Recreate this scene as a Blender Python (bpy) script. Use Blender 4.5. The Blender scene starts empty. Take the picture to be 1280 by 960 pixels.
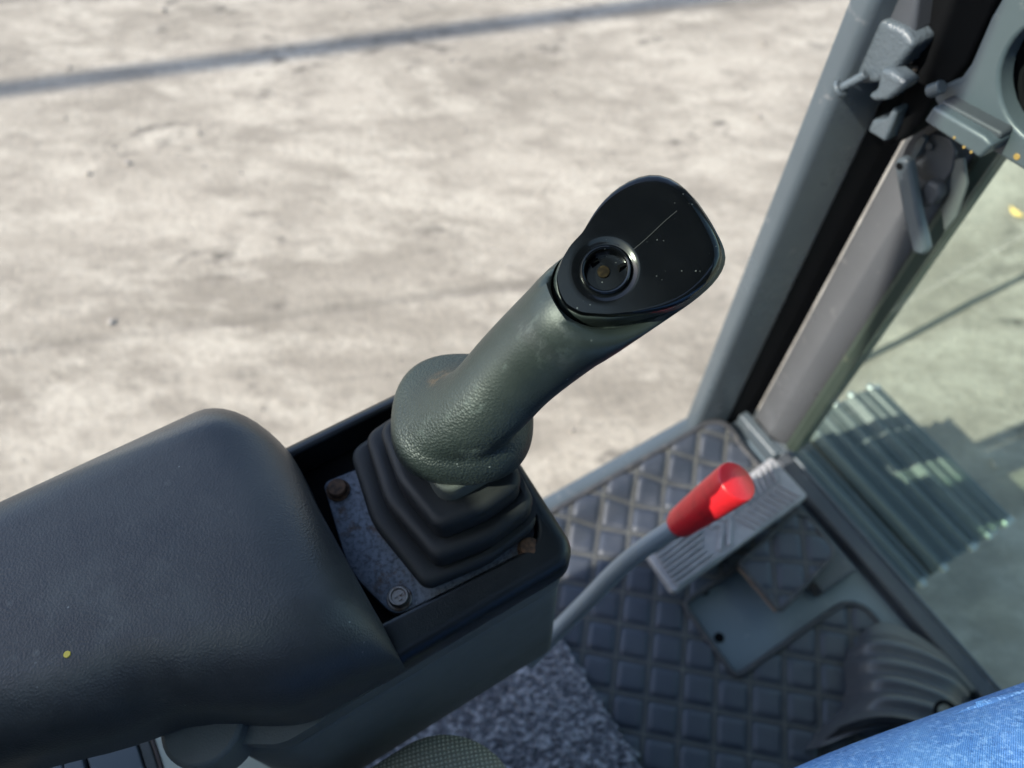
import bpy, bmesh, math, random
from mathutils import Vector, Matrix, Euler, noise
random.seed(7)
R_ = math.radians
scn = bpy.context.scene

# ------------------------------------------------------------------ camera
CAM_H = 1.15                       # phone height above the cab floor
cd = bpy.data.cameras.new('camera'); cam = bpy.data.objects.new('camera', cd)
scn.collection.objects.link(cam)
cam.location = (0, 0, CAM_H); cam.rotation_euler = (R_(32), 0, R_(59))
cd.sensor_width = 36; cd.lens = 27.03; cd.clip_start = .01; cd.clip_end = 500
cd.dof.use_dof = True; cd.dof.focus_distance = .44; cd.dof.aperture_fstop = 5.6
scn.camera = cam

# ------------------------------------------------------------------ sky, sun, exposure
SUN = Vector((.15, 1.0, -1.0)).normalized()     # the way the light travels: from behind the cab, a little left
SUN_EL = math.asin(-SUN.z)
w = bpy.data.worlds.new('World'); scn.world = w; w.use_nodes = True
nt = w.node_tree
sky = nt.nodes.new('ShaderNodeTexSky'); sky.sky_type = 'NISHITA'; sky.sun_disc = False
sky.sun_elevation = SUN_EL; sky.sun_rotation = math.atan2(-SUN.x, -SUN.y)
sky.dust_density = 1.2
bg = nt.nodes['Background']; bg.inputs['Strength'].default_value = .135
nt.links.new(sky.outputs[0], bg.inputs['Color'])
sl = bpy.data.lights.new('sun', 'SUN'); sl.energy = 3.1; sl.angle = R_(.5); sl.color = (1, .95, .87)
so = bpy.data.objects.new('sun', sl); scn.collection.objects.link(so)
so.rotation_euler = SUN.to_track_quat('-Z', 'Y').to_euler(); so.location = (-3, -6, 8)
scn.view_settings.view_transform = 'Standard'; scn.view_settings.look = 'None'
scn.view_settings.gamma = 1; scn.view_settings.exposure = 1.4
scn.cycles.max_bounces = 8; scn.cycles.transparent_max_bounces = 12

# ------------------------------------------------------------------ helpers
COL = scn.collection
ORG = {}
def root(name, loc, label, cat, group=None, kind=None):
    o = bpy.data.objects.new(name, None); COL.objects.link(o); o.location = loc
    o.empty_display_size = .05
    ORG[o] = Vector(loc); o['label'] = label; o['category'] = cat
    if group: o['group'] = group
    if kind: o['kind'] = kind
    return o
def tag(o, label=None, cat=None, group=None, kind=None):
    if label: o['label'] = label
    if cat: o['category'] = cat
    if group: o['group'] = group
    if kind: o['kind'] = kind
    return o

class MB:
    """collects shapes in world coordinates, builds them as one mesh"""
    def __init__(s): s.v = []; s.f = []
    def add(s, vs, fs):
        b = len(s.v); s.v += [Vector(p) for p in vs]; s.f += [tuple(i + b for i in f) for f in fs]; return s
    def loft(s, rings, cap0=True, cap1=True, closed=True):
        n = len(rings[0]); vs = [p for r in rings for p in r]; fs = []
        for k in range(len(rings) - 1):
            for i in range(n if closed else n - 1):
                j = (i + 1) % n
                fs.append((k * n + i, k * n + j, (k + 1) * n + j, (k + 1) * n + i))
        if cap0: fs.append(tuple(reversed(range(n))))
        if cap1: fs.append(tuple((len(rings) - 1) * n + i for i in range(n)))
        return s.add(vs, fs)
    def box(s, c, size, rot=None):
        x, y, z = (d / 2 for d in size); M = rot or Matrix.Identity(3); c = Vector(c)
        vs = [c + M @ Vector((a * x, b * y, d * z)) for d in (-1, 1) for a, b in ((-1, -1), (1, -1), (1, 1), (-1, 1))]
        return s.add(vs, [(3, 2, 1, 0), (4, 5, 6, 7), (0, 1, 5, 4), (1, 2, 6, 5), (2, 3, 7, 6), (3, 0, 4, 7)])
    def prism(s, poly, z0, z1):
        return s.loft([[Vector((p[0], p[1], z0)) for p in poly], [Vector((p[0], p[1], z1)) for p in poly]])
    def tube(s, path, r, n=12, cap=True):
        path = [Vector(p) for p in path]; m = len(path)
        rs = r if isinstance(r, (list, tuple)) else [r] * m
        rings = []; prev = None
        for i, p in enumerate(path):
            t = (path[min(i + 1, m - 1)] - path[max(i - 1, 0)]).normalized()
            if prev is None:
                u = t.orthogonal().normalized()
            else:
                u = (prev - t * prev.dot(t)).normalized()
            prev = u; v = t.cross(u)
            rings.append([p + (u * math.cos(a) + v * math.sin(a)) * rs[i] for a in (2 * math.pi * k / n for k in range(n))])
        return s.loft(rings, cap, cap)
    def build(s, name, mat, parent=None, smooth=40, bevel=None, seg=2, subsurf=0):
        o0 = Vector((0, 0, 0)); p = parent
        while p is not None: o0 = o0 + p.location; p = p.parent
        me = bpy.data.meshes.new(name); me.from_pydata([v - o0 for v in s.v], [], s.f); me.update()
        bm = bmesh.new(); bm.from_mesh(me); bmesh.ops.recalc_face_normals(bm, faces=bm.faces); bm.to_mesh(me); bm.free()
        if smooth:
            me.polygons.foreach_set('use_smooth', [True] * len(me.polygons))
            me.set_sharp_from_angle(angle=R_(smooth))
        me.materials.append(mat.m if isinstance(mat, Mt) else mat)
        o = bpy.data.objects.new(name, me); COL.objects.link(o); o.parent = parent
        if bevel:
            b = o.modifiers.new('bevel', 'BEVEL'); b.width = bevel; b.segments = seg; b.limit_method = 'ANGLE'; b.angle_limit = R_(35)
        if subsurf:
            b = o.modifiers.new('sub', 'SUBSURF'); b.levels = subsurf; b.render_levels = subsurf
        return o

def rpoly(poly, rad, inset=0., nseg=6):
    """convex CCW polygon with rounded corners, moved inward by inset"""
    n = len(poly); P = [Vector(p) for p in poly]; out = []
    if not isinstance(rad, (list, tuple)): rad = [rad] * n
    L = []
    for i in range(n):
        a, b = P[i], P[(i + 1) % n]; d = (b - a).normalized(); nn = Vector((-d.y, d.x)); L.append((a + nn * inset, d))
    for i in range(n):
        (a, d), (b, e) = L[i - 1], L[i]
        cr = d.x * e.y - d.y * e.x
        t = ((b.x - a.x) * e.y - (b.y - a.y) * e.x) / cr
        c = a + d * t
        r = max(rad[i] - inset, .0008); th = math.acos(max(-1, min(1, -d.dot(e))))
        q = r / math.tan(th / 2); p0 = c - d * q
        cen = p0 + Vector((-d.y, d.x)) * r
        a0 = math.atan2((p0 - cen).y, (p0 - cen).x); sw = math.pi - th
        for k in range(nseg + 1):
            an = a0 + sw * k / nseg; out.append(Vector((cen.x + r * math.cos(an), cen.y + r * math.sin(an))))
    return out
def lift(ring, z): return [Vector((p.x, p.y, z)) for p in ring]
def rslab(m, poly, rad, z0, z1, tr, br=0., ns=5, nseg=6):
    """solid slab of that plan with rounded top (tr) and bottom (br) edges"""
    rings = []
    if br:
        for k in range(ns):
            a = math.pi / 2 * k / ns; rings.append(lift(rpoly(poly, rad, br * (1 - math.sin(a)), nseg), z0 + br * (1 - math.cos(a))))
    rings.append(lift(rpoly(poly, rad, 0, nseg), z0 + br))
    for k in range(ns + 1):
        a = math.pi / 2 * k / ns; rings.append(lift(rpoly(poly, rad, tr * (1 - math.cos(a)), nseg), z1 - tr + tr * math.sin(a)))
    return m.loft(rings)
def rect(x0, y0, x1, y1): return [(x0, y0), (x1, y0), (x1, y1), (x0, y1)]

# surveyed points: photo direction (1280x960) met with a real plane of the cab
CM = cam.rotation_euler.to_matrix(); CP = Vector(cam.location)
def ray(u, v): return CM @ Vector(((u - 640) / 961., -(v - 480) / 961., -1))
def at(u, v, z): d = ray(u, v); return CP + d * ((z - CP.z) / d.z)
def aty(u, v, y): d = ray(u, v); return CP + d * ((y - CP.y) / d.y)
def onp(u, v, p0, n): d = ray(u, v); return CP + d * ((p0 - CP).dot(n) / d.dot(n))

# ------------------------------------------------------------------ materials
def lin(r, g, b):
    f = lambda c: c / 12.92 if c <= .04045 else ((c + .055) / 1.055) ** 2.4
    return (f(r / 255), f(g / 255), f(b / 255), 1)
class Mt:
    def __init__(s, name, col, rough=.5, metal=0., spec=.5, coat=0.):
        s.m = bpy.data.materials.new(name); s.m.use_nodes = True; s.t = s.m.node_tree
        s.b = s.t.nodes['Principled BSDF']; s.b.inputs['Roughness'].default_value = rough
        s.b.inputs['Metallic'].default_value = metal; s.b.inputs['Specular IOR Level'].default_value = spec
        s.b.inputs['Coat Weight'].default_value = coat
        s.tc = s.t.nodes.new('ShaderNodeTexCoord'); s.col = None
        s.b.inputs['Base Color'].default_value = col if len(col) == 4 else (*col, 1); s.base = s.b.inputs['Base Color'].default_value[:]
        s.h = None
    def n(s, ty, **kw):
        x = s.t.nodes.new(ty)
        for k, v in kw.items():
            if k in x.inputs: x.inputs[k].default_value = v
            else: setattr(x, k, v)
        return x
    def l(s, a, b): s.t.links.new(a, b)
    def coords(s, scale=(1, 1, 1), rot=(0, 0, 0)):
        m1 = s.n('ShaderNodeMapping'); m1.inputs['Rotation'].default_value = rot; s.l(s.tc.outputs['Object'], m1.inputs[0])
        mp = s.n('ShaderNodeMapping'); mp.inputs['Scale'].default_value = scale; s.l(m1.outputs[0], mp.inputs[0]); return mp.outputs[0]
    def noise(s, scale, detail=4, rough=.55, co=None, dist=0.):
        x = s.n('ShaderNodeTexNoise', Scale=scale, Detail=detail, Roughness=rough, Distortion=dist)
        s.l(co if co else s.tc.outputs['Object'], x.inputs['Vector']); return x.outputs['Fac']
    def vor(s, scale, feature='F1', co=None, rnd=1.):
        x = s.n('ShaderNodeTexVoronoi', feature=feature); x.inputs['Scale'].default_value = scale; x.inputs['Randomness'].default_value = rnd
        s.l(co if co else s.tc.outputs['Object'], x.inputs['Vector']); return x.outputs['Distance']
    def ramp(s, fac, a, b, lo=0., hi=1.):
        x = s.n('ShaderNodeMapRange'); x.inputs[1].default_value = a; x.inputs[2].default_value = b; x.inputs[3].default_value = lo; x.inputs[4].default_value = hi
        s.l(fac, x.inputs[0]); return x.outputs[0]
    def mul(s, a, b, op='MULTIPLY'):
        x = s.n('ShaderNodeMath', operation=op)
        for i, q in enumerate((a, b)):
            if isinstance(q, (int, float)): x.inputs[i].default_value = q
            else: s.l(q, x.inputs[i])
        return x.outputs[0]
    def mix(s, fac, col, blend='MIX'):
        x = s.n('ShaderNodeMix', data_type='RGBA', blend_type=blend)
        if isinstance(fac, (int, float)): x.inputs[0].default_value = fac
        else: s.l(fac, x.inputs[0])
        if s.col is None: x.inputs[6].default_value = s.base
        else: s.l(s.col, x.inputs[6])
        x.inputs[7].default_value = col if len(col) == 4 else (*col, 1)
        s.col = x.outputs[2]; s.l(s.col, s.b.inputs['Base Color']); return s
    def rough(s, fac): s.l(fac, s.b.inputs['Roughness']); return s
    def bump(s, h, dist, strength=1.):
        x = s.n('ShaderNodeBump'); x.inputs['Distance'].default_value = dist; x.inputs['Strength'].default_value = strength
        s.l(h, x.inputs['Height'])
        if s.h is not None: s.l(s.h, x.inputs['Normal'])
        s.h = x.outputs[0]; s.l(s.h, s.b.inputs['Normal']); return s

def grain_black(name, col, rough, scale, depth, dust_sheen=.25, dust_sheen_col=(.09, .095, .09), mask=None):
    m = Mt(name, col, rough, 0, .5)
    g = m.vor(scale, 'F1'); fine = m.noise(scale * 2.2, 3)
    cl = m.noise(14, 5, .6); m.mix(m.ramp(cl, .42, .75, 0, dust_sheen), dust_sheen_col)
    sp = m.vor(140, 'F1'); big = m.noise(22, 2)
    spk = m.mul(m.ramp(sp, .11, .05), m.ramp(big, .60, .68))
    m.mix(m.mul(spk, .55), (.35, .36, .34))
    m.rough(m.ramp(cl, .3, .7, rough - .06, rough + .1))
    if mask:
        sx = m.n('ShaderNodeSeparateXYZ'); m.l(m.tc.outputs['Object'], sx.inputs[0]); mk = m.ramp(sx.outputs[2], mask[0], mask[1], 1, .12)
        g = m.mul(g, mk); fine = m.mul(fine, mk)
    m.bump(g, depth, .8).bump(fine, depth * .5, .4)
    return m
m_arm = grain_black('leathergrain_black_plastic', (.036, .0375, .039), .40, 700, .00022, .45, (.085, .087, .086))  # dust mix also raised to put a soft sheen into the colour
m_bezel = grain_black('satin_black_plastic', (.006, .0075, .009), .34, 900, .00010, .06)
m_grip = grain_black('grained_rubber_grip', (.017, .0225, .0215), .44, 600, .00055, .35, (.050, .062, .058), (.125, .175))
_g = m_grip   # worn pale scuffs where the palm rubs, brown dirt at the root
sc = _g.noise(60, 5, .7, _g.coords((1, .35, .35), (.4, .3, .8))); _g.mix(_g.mul(_g.ramp(sc, .60, .70), .30), (.16, .19, .18))
def spot(m, wp, org, r0, r1):
    """mask round one place on a thing, for a stain or scuff that belongs to it"""
    vd = m.n('ShaderNodeVectorMath', operation='DISTANCE'); m.l(m.tc.outputs['Object'], vd.inputs[0]); vd.inputs[1].default_value = Vector(wp) - Vector(org)
    return m.ramp(vd.outputs['Value'], r0, r1, 1, 0)
JO = (-.228, .085, .607)
_g.mix(_g.mul(spot(_g, at(553, 474, .736), JO, .002, .012), _g.ramp(_g.noise(150, 5, .7), .42, .62)), (.11, .065, .035))
_g.mix(_g.mul(spot(_g, at(672, 418, .81), JO, .010, .030), _g.ramp(_g.noise(120, 5, .75, _g.coords((1, .3, .3), (.4, .3, .8))), .53, .64, 0, .13)), (.20, .23, .22))
AO = (-.22, -.1, .4)
dsp = m_arm.mul(m_arm.ramp(m_arm.vor(70), .20, .03), m_arm.ramp(m_arm.noise(60, 3), .45, .60))
m_arm.mix(m_arm.mul(m_arm.mul(dsp, spot(m_arm, at(110, 730, .70), AO, .02, .11)), .6), (.24, .24, .21))
m_arm.mix(m_arm.mul(spot(m_arm, at(120, 760, .70), AO, .0, .12), m_arm.ramp(m_arm.noise(35, 6, .7), .42, .65, 0, .5)), (.10, .105, .095))
m_boot = grain_black('matt_black_rubber', (.007, .0075, .009), .62, 1200, .0001, .10, (.05, .062, .055))
m_dustyboot = grain_black('dusty_rubber_collar', (.05, .056, .052), .6, 1200, .0001, .8, (.12, .125, .105))
m_gloss = Mt('gloss_black_plastic', (.0025, .003, .004), .12, 0, .5)
s1 = m_gloss.vor(260); b1 = m_gloss.noise(55, 2)
m_gloss.mix(m_gloss.mul(m_gloss.mul(m_gloss.ramp(s1, .13, .07), m_gloss.ramp(b1, .52, .62)), 0.6), (.16, .17, .17))
m_gloss.rough(m_gloss.ramp(m_gloss.noise(40, 5), .3, .7, .10, .2))
m_dark = Mt('dark_rubber', (.006, .0065, .008), .7, 0, .15)
m_black = Mt('black_interior_plastic', (.003, .0034, .004), .8, 0, .1)
m_plate = Mt('worn_zinc_plate', (.14, .155, .185), .42, .5)
n1 = m_plate.noise(330, 5, .7); m_plate.mix(m_plate.ramp(n1, .46, .66, 0, .75), (.055, .058, .065))
n2 = m_plate.noise(45, 7, .75); m_plate.mix(m_plate.ramp(n2, .54, .66, 0, .85), (.085, .05, .03))
m_plate.bump(n1, .0006).rough(m_plate.ramp(n1, .3, .7, .35, .75))
m_bolt = Mt('bolt_steel', (.22, .20, .18), .4, .8); nb = m_bolt.noise(260, 4); m_bolt.mix(m_bolt.ramp(nb, .5, .66, 0, .8), (.10, .05, .025)).bump(nb, .0003)
m_rust = Mt('rusty_bolt', (.13, .07, .04), .8, .2); nb = m_rust.noise(300, 5); m_rust.mix(m_rust.ramp(nb, .4, .65), (.05, .03, .02)).bump(nb, .0006)
def paint(name, col, rough=.38, wear=.4, wearcol=(.22, .22, .22)):
    m = Mt(name, col, rough, 0, .5)
    a = m.noise(9, 5, .6); m.mix(m.ramp(a, .35, .7, 0, .5), tuple(c * .72 for c in col))
    b = m.noise(46, 6, .65); m.mix(m.ramp(b, .62, .72, 0, wear), wearcol)
    m.rough(m.ramp(a, .3, .7, rough - .07, rough + .14)); m.bump(m.noise(120, 3), .0003, .5)
    return m
m_cab = paint('blue_grey_cab_paint', (.075, .094, .108), .30)
m_cast = paint('glossy_cast_paint', (.075, .094, .108), .24)
m_cast.bump(m_cast.noise(260, 3, .6), .0016, .8)
m_cabd = paint('dark_grey_cab_paint', (.05, .056, .065), .5)
m_post = paint('grey_window_post_paint', (.10, .105, .112), .28, .5)
m_floor = paint('blue_grey_floor_paint', (.12, .16, .19), .5, .5, (.24, .27, .28))
m_side = grain_black('charcoal_side_panel', (.12, .128, .124), .5, 700, .0002, .5, (.09, .09, .08))
m_lever = paint('grey_lever_paint', (.27, .31, .34), .38, .4)
m_red = Mt('red_plastic_knob', (.78, .02, .03), .36, 0, .5); m_red.mix(m_red.ramp(m_red.noise(70, 4), .5, .72, 0, .45), (.50, .02, .025)).bump(m_red.noise(130, 3), .0003, .5)
m_pedal = Mt('worn_grey_pedal_rubber', (.24, .24, .25), .5)
pn = m_pedal.noise(26, 5, .6); m_pedal.mix(m_pedal.ramp(pn, .4, .7, 0, .8), (.38, .375, .38)).bump(m_pedal.noise(300, 3), .0004)
m_vinyl = Mt('charcoal_quilted_vinyl', (.034, .042, .058), .48)
vn = m_vinyl.noise(20, 5, .6); m_vinyl.mix(m_vinyl.ramp(vn, .45, .75, 0, .4), (.07, .076, .088)); m_vinyl.bump(m_vinyl.vor(900), .0002, .7)
m_vinyl.rough(m_vinyl.ramp(vn, .3, .7, .42, .6))
m_seam = Mt('mat_seam_vinyl', (.034, .040, .050), .65); m_seam.bump(m_seam.noise(500, 3), .0004)
m_thread = Mt('grey_beige_thread', (.13, .13, .115), .85); m_thread.mix(m_thread.ramp(m_thread.noise(60, 4), .4, .7, 0, .7), (.07, .07, .066))
m_bind = Mt('mat_edge_binding', (.035, .037, .042), .7); m_bind.bump(m_bind.noise(700, 2), .0005); m_bind.mix(m_bind.ramp(m_bind.noise(80, 4), .5, .7, 0, .5), (.10, .095, .09))
m_tan = Mt('tan_mat_backing', (.20, .155, .125), .9)
m_carpet = Mt('grey_loop_carpet', (.10, .105, .122), .95, 0, .1)
cn = m_carpet.noise(125, 4, .75, m_carpet.coords((1, .6, 1), (0, 0, .5))); m_carpet.mix(m_carpet.ramp(cn, .46, .60), (.34, .345, .37)); m_carpet.mix(m_carpet.ramp(m_carpet.noise(75, 4, .6), .60, .72, 0, .8), (.03, .032, .042))
m_carpet.bump(cn, .004)
m_fabric = Mt('woven_grey_green_fabric', (.20, .20, .165), .9, 0, .15)
m_denim = Mt('blue_denim', (.07, .20, .52), .85, 0, .2)
dw = m_denim.n('ShaderNodeTexWave', wave_type='BANDS', bands_direction='DIAGONAL'); dw.inputs['Scale'].default_value = 330; dw.inputs['Distortion'].default_value = 1.6; dw.inputs['Detail'].default_value = 2; dw.inputs['Detail Scale'].default_value = 2
m_denim.l(m_denim.tc.outputs['Object'], dw.inputs['Vector'])
dn = m_denim.noise(300, 4, .75); dk = m_denim.noise(230, 4, .8); m_denim.mix(m_denim.ramp(dk, .50, .62, 0, .55), (.34, .53, .86)); m_denim.mix(m_denim.ramp(dw.outputs['Fac'], .3, .9, 0, .22), (.36, .56, .88)); m_denim.mix(m_denim.ramp(dn, .52, .68, 0, .7), (.03, .09, .30))
m_denim.mix(m_denim.ramp(m_denim.noise(16, 4), .4, .75, 0, .5), (.20, .40, .74)); m_denim.bump(dw.outputs['Fac'], .0006, .6).bump(dn, .0008, .8)
m_track = paint('greenish_track_steel', (.095, .108, .106), .45, .6, (.20, .22, .2))
m_gtint = paint('green_grey_glass_edge', (.045, .060, .048), .3, .5, (.12, .13, .09))
m_worn = Mt('bright_worn_steel', (.36, .38, .37), .42, .9)
m_glass = bpy.data.materials.new('green_tinted_glass'); m_glass.use_nodes = True
t = m_glass.node_tree; t.nodes.clear(); out = t.nodes.new('ShaderNodeOutputMaterial')
tr = t.nodes.new('ShaderNodeBsdfTransparent'); tr.inputs[0].default_value = (.86, .93, .87, 1)
gl = t.nodes.new('ShaderNodeBsdfGlossy'); gl.inputs['Roughness'].default_value = .02
lw = t.nodes.new('ShaderNodeLayerWeight'); pw = t.nodes.new('ShaderNodeMath'); pw.operation = 'POWER'; pw.inputs[1].default_value = 4.5
fr = t.nodes.new('ShaderNodeMath'); fr.operation = 'MULTIPLY_ADD'; fr.inputs[1].default_value = .8; fr.inputs[2].default_value = .025
t.links.new(lw.outputs['Facing'], pw.inputs[0]); t.links.new(pw.outputs[0], fr.inputs[0]); mx = t.nodes.new('ShaderNodeMixShader')
t.links.new(fr.outputs[0], mx.inputs[0]); t.links.new(tr.outputs[0], mx.inputs[1]); t.links.new(gl.outputs[0], mx.inputs[2])
df = t.nodes.new('ShaderNodeBsdfDiffuse'); df.inputs[0].default_value = (.55, .58, .55, 1); m2 = t.nodes.new('ShaderNodeMixShader')
tcg = t.nodes.new('ShaderNodeTexCoord'); ng = t.nodes.new('ShaderNodeTexNoise'); ng.inputs['Scale'].default_value = 9; ng.inputs['Detail'].default_value = 6; ng.inputs['Distortion'].default_value = .8
rg_ = t.nodes.new('ShaderNodeMapRange'); rg_.inputs[1].default_value = .5; rg_.inputs[2].default_value = .75; rg_.inputs[4].default_value = .018
t.links.new(tcg.outputs['Object'], ng.inputs['Vector']); t.links.new(ng.outputs['Fac'], rg_.inputs[0]); t.links.new(rg_.outputs[0], m2.inputs[0])
t.links.new(mx.outputs[0], m2.inputs[1]); t.links.new(df.outputs[0], m2.inputs[2]); t.links.new(m2.outputs[0], out.inputs[0])

# ground: pale dusty concrete with tyre sweeps and stains
m_gr = Mt('dusty_concrete_yard', (.345, .309, .252), .9, 0, .2)
co_st = m_gr.coords((.65, 1.25, 1), (0, 0, R_(-66)))
g1 = m_gr.noise(1.7, 10, .66, co_st, .1); m_gr.mix(m_gr.ramp(g1, .40, .64, 0, 1), (.205, .182, .146))
g2 = m_gr.noise(5.2, 9, .72, co_st, .1); m_gr.mix(m_gr.ramp(g2, .46, .62, 0, .7), (.19, .168, .136))
g3 = m_gr.noise(4.6, 9, .76, m_gr.coords((.6, 1.3, 1), (.0, 0, R_(-50))), .1); m_gr.mix(m_gr.ramp(g3, .48, .62, 0, .75), (.41, .372, .305))
g4 = m_gr.noise(32, 6, .72); m_gr.mix(m_gr.ramp(g4, .48, .66, 0, .45), (.20, .178, .145))
g5 = m_gr.noise(2.4, 4, .5); g6 = m_gr.noise(12, 5, .6, co_st); m_gr.mix(m_gr.mul(m_gr.ramp(g5, .50, .64), m_gr.ramp(g6, .52, .66)), (.095, .086, .073))
# long faint tyre sweeps
co_tr = m_gr.coords((.07, 2.6, 1), (0, 0, R_(-68)))
g7 = m_gr.noise(1.6, 5, .65, co_tr, .1); m_gr.mix(m_gr.mul(m_gr.ramp(g7, .57, .68, 0, .85), m_gr.ramp(g1, .3, .6, .2, 1)), (.12, .108, .09))
m_gr.bump(g4, .016, .6).bump(m_gr.noise(75, 4, .7), .008, .7)

# ------------------------------------------------------------------ ground
GZ = -1.0
g = MB(); N = 60
gv = []; gf = []
for j in range(N + 1):
    for i in range(N + 1):
        a = (i / N * 2 - 1); b = (j / N * 2 - 1)
        x = math.copysign(abs(a) ** 2.6 * 220, a); y = math.copysign(abs(b) ** 2.6 * 220, b)
        gv.append((x, y, GZ + .006 * noise.noise(Vector((x * 1.3, y * 1.3, 0)))))
for j in range(N):
    for i in range(N):
        a = j * (N + 1) + i; gf.append((a, a + 1, a + N + 2, a + N + 1))
go = g.add(gv, gf).build('ground', m_gr, None, 60); tag(go, kind='structure')
# joint between two slabs of the yard, seen through the windscreen
p0, p1 = at(1060, 460, GZ), at(1300, 335, GZ); d = (p1 - p0).normalized(); nn = Vector((-d.y, d.x, 0))
m_joint = Mt('dark_joint_filler', (.05, .055, .05), .9)
m = MB(); L = []; Rr = []
for k in range(41):
    q = p0 - d * 1.2 + d * (k * .16); wv = .009 + .004 * noise.noise(Vector((k * .9, 3, 0))); off = nn * .006 * noise.noise(Vector((k * .5, 9, 0)))
    L.append(q + off + nn * wv); Rr.append(q + off - nn * wv)
for k in range(41):
    for a in (L[k], Rr[k]): a.z = GZ + .0105
jo = m.loft([L, Rr], False, False, False).build('slab_joint', m_joint, None, 0); tag(jo, kind='structure')
m_stone = Mt('grey_stone', (.21, .185, .15), .9); m_stone.mix(m_stone.ramp(m_stone.noise(6, 2), .4, .6), (.32, .29, .25))
m = MB(); rg = random.Random(3)
for k in range(520):
    x, y = rg.uniform(-4.2, .4), rg.uniform(-1.0, 4.2); r = .004 + .011 * rg.random() ** 4
    if rg.random() < .5 and noise.noise(Vector((x * .9, y * .9, 4))) < .1: continue
    a = rg.random() * 6; zz = GZ + .005
    vs = [(x + r * math.cos(a + q) * rg.uniform(.7, 1.2), y + r * math.sin(a + q) * rg.uniform(.7, 1.2), zz) for q in (0, 1.25, 2.5, 3.75, 5)]
    top = [(x + (p[0] - x) * .6, y + (p[1] - y) * .6, zz + r * rg.uniform(.5, .9)) for p in vs]
    m.loft([[Vector(p) for p in vs], [Vector(p) for p in top]], False, True)
tag(m.build('gravel', m_stone, None, 0), 'loose small stones scattered over the concrete yard', 'gravel', kind='stuff')
# small fallen leaf
m_leaf = Mt('yellow_leaf', (.62, .42, .12), .7)
lp = at(1268, 268, GZ); m = MB()
ang = .6; pts = []
for k in range(12):
    t_ = k / 12 * 2 * math.pi; rr = .026 * (1 + .25 * math.cos(2 * t_)); pts.append(Vector((lp.x + rr * math.cos(t_), lp.y + .6 * rr * math.sin(t_), GZ + .012 + .006 * math.cos(2 * t_))))
m.add(pts + [lp + Vector((0, 0, .02))], [(k, (k + 1) % 12, 12) for k in range(12)])
lf = m.build('leaf', m_leaf, None); tag(lf, 'small yellow fallen leaf on the concrete beyond the windscreen', 'leaf')

# overhead cable off the left of the picture: its long shadow crosses the yard
a0, a1 = at(-80, 123, GZ), at(930, -10, GZ); hgt = 6.0
up = -SUN * (hgt / -SUN.z)
m = MB().tube([a0 + up - (a1 - a0) * 9, a0 + up, a1 + up, a1 + up + (a1 - a0) * 9], .058, 10)
cb = root('overhead_cable', a0 + up, 'thick dark overhead cable above the yard, casting the long thin shadow', 'cable')
m.build('cable_sheath', m_cabd, cb)

# ------------------------------------------------------------------ crawler track
tk = root('crawler_track', (-.19, 1.0, -.75), 'greenish steel crawler track with ribbed shoes below the windscreen', 'crawler track')
TX0, TX1, TZ = -.392, .013, -.4
def shoe(yc, z, tilt):
    M = Matrix.Rotation(tilt, 3, 'X'); o = Vector(((TX0 + TX1) / 2, yc, z)); W = TX1 - TX0
    pitch = .128
    # triple grouser shoe in section (y,z), swept along x
    prof = [(-.071, -.03), (-.071, -.010), (-.064, .001), (-.058, .010), (-.050, .010), (-.047, .002), (-.020, .001), (-.016, .007), (-.008, .007), (-.005, .001), (.022, .001), (.026, .008), (.036, .008), (.040, .001), (.060, -.001), (.066, -.010), (.066, -.03)]
    m = MB(); m.loft([[o + M @ Vector((sx * W / 2, p[0], p[1])) for p in prof] for sx in (-1, 1)])
    sh = m.build('shoe', m_track, tk, 30, .002)
    for yy in (-.040, -.033, -.026, .002, .008, .014, .046, .052): MB().box(o + M @ Vector((0, yy, .0022)), (W * .95, .0026, .0035), M).build('rib', m_track, sh, 0)
    for yy in (-.054, .031):
        for sx in (-1, 1): MB().tube([o + M @ Vector((sx * (W / 2 - .006), yy, .004)), o + M @ Vector((sx * (W / 2 + .008), yy, .003))], [.010, .0085], 10).build('shoe_end', m_worn, sh, 40, .002)
PT = .147
for k in range(4): shoe(1.0835 - PT * k, TZ, 0)
shoe(1.217, TZ - .025, R_(-22))
shoe(1.315, TZ - .128, R_(-66)); shoe(1.345, TZ - .27, R_(-92))
m = MB().tube([(-.30, 1.13, -.60), (-.10, 1.13, -.60)], .17, 28); m.build('idler_wheel', m_cabd, tk, 40, .01)
MB().box((-.19, .45, -.62), (.16, 1.3, .22)).build('track_frame', m_cabd, tk, 0, .02)

# ------------------------------------------------------------------ cab
cab = root('excavator_cab', (0, 0, 0), 'blue grey excavator cab with door pillar, sill and floor seen from the seat', 'excavator cab')
MB().box((.05, .03, -.03), (.86, 1.31, .05)).build('floor_panel', m_floor, cab, 0, .004)
fl = [o for o in bpy.data.objects if o.name == 'floor_panel'][0]
q = at(899, 797, -.004); MB().tube([(q.x, q.y, -.006), (q.x, q.y, -.0035)], .0075, 14).build('bolt_hole', m_black, fl, 30)
q = at(880, 738, -.004); MB().tube([(q.x, q.y, -.006), (q.x, q.y, -.0035)], .008, 14).build('bolt_hole', m_black, fl, 30)
# sill
m = MB(); rslab(m, rect(-.402, -.75, -.372, .66), .004, -.09, .012, .010, 0, 4, 3); m.build('door_sill', m_cab, cab)
# door pillar, an L-shaped pressing
m = MB(); m.prism(rpoly([(-.400, .584), (-.374, .583), (-.357, .640), (-.385, .66)], [.004, .012, .008, .004], 0, 6), -.05, 1.6); m.build('door_pillar', m_cab, cab)
m = MB(); m.prism([(-.385, .645), (-.3585, .6405), (-.352, .67), (-.35, .70), (-.385, .70)], -.05, 1.6); m.build('pillar_seal', m_dark, cab, 0)
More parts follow.
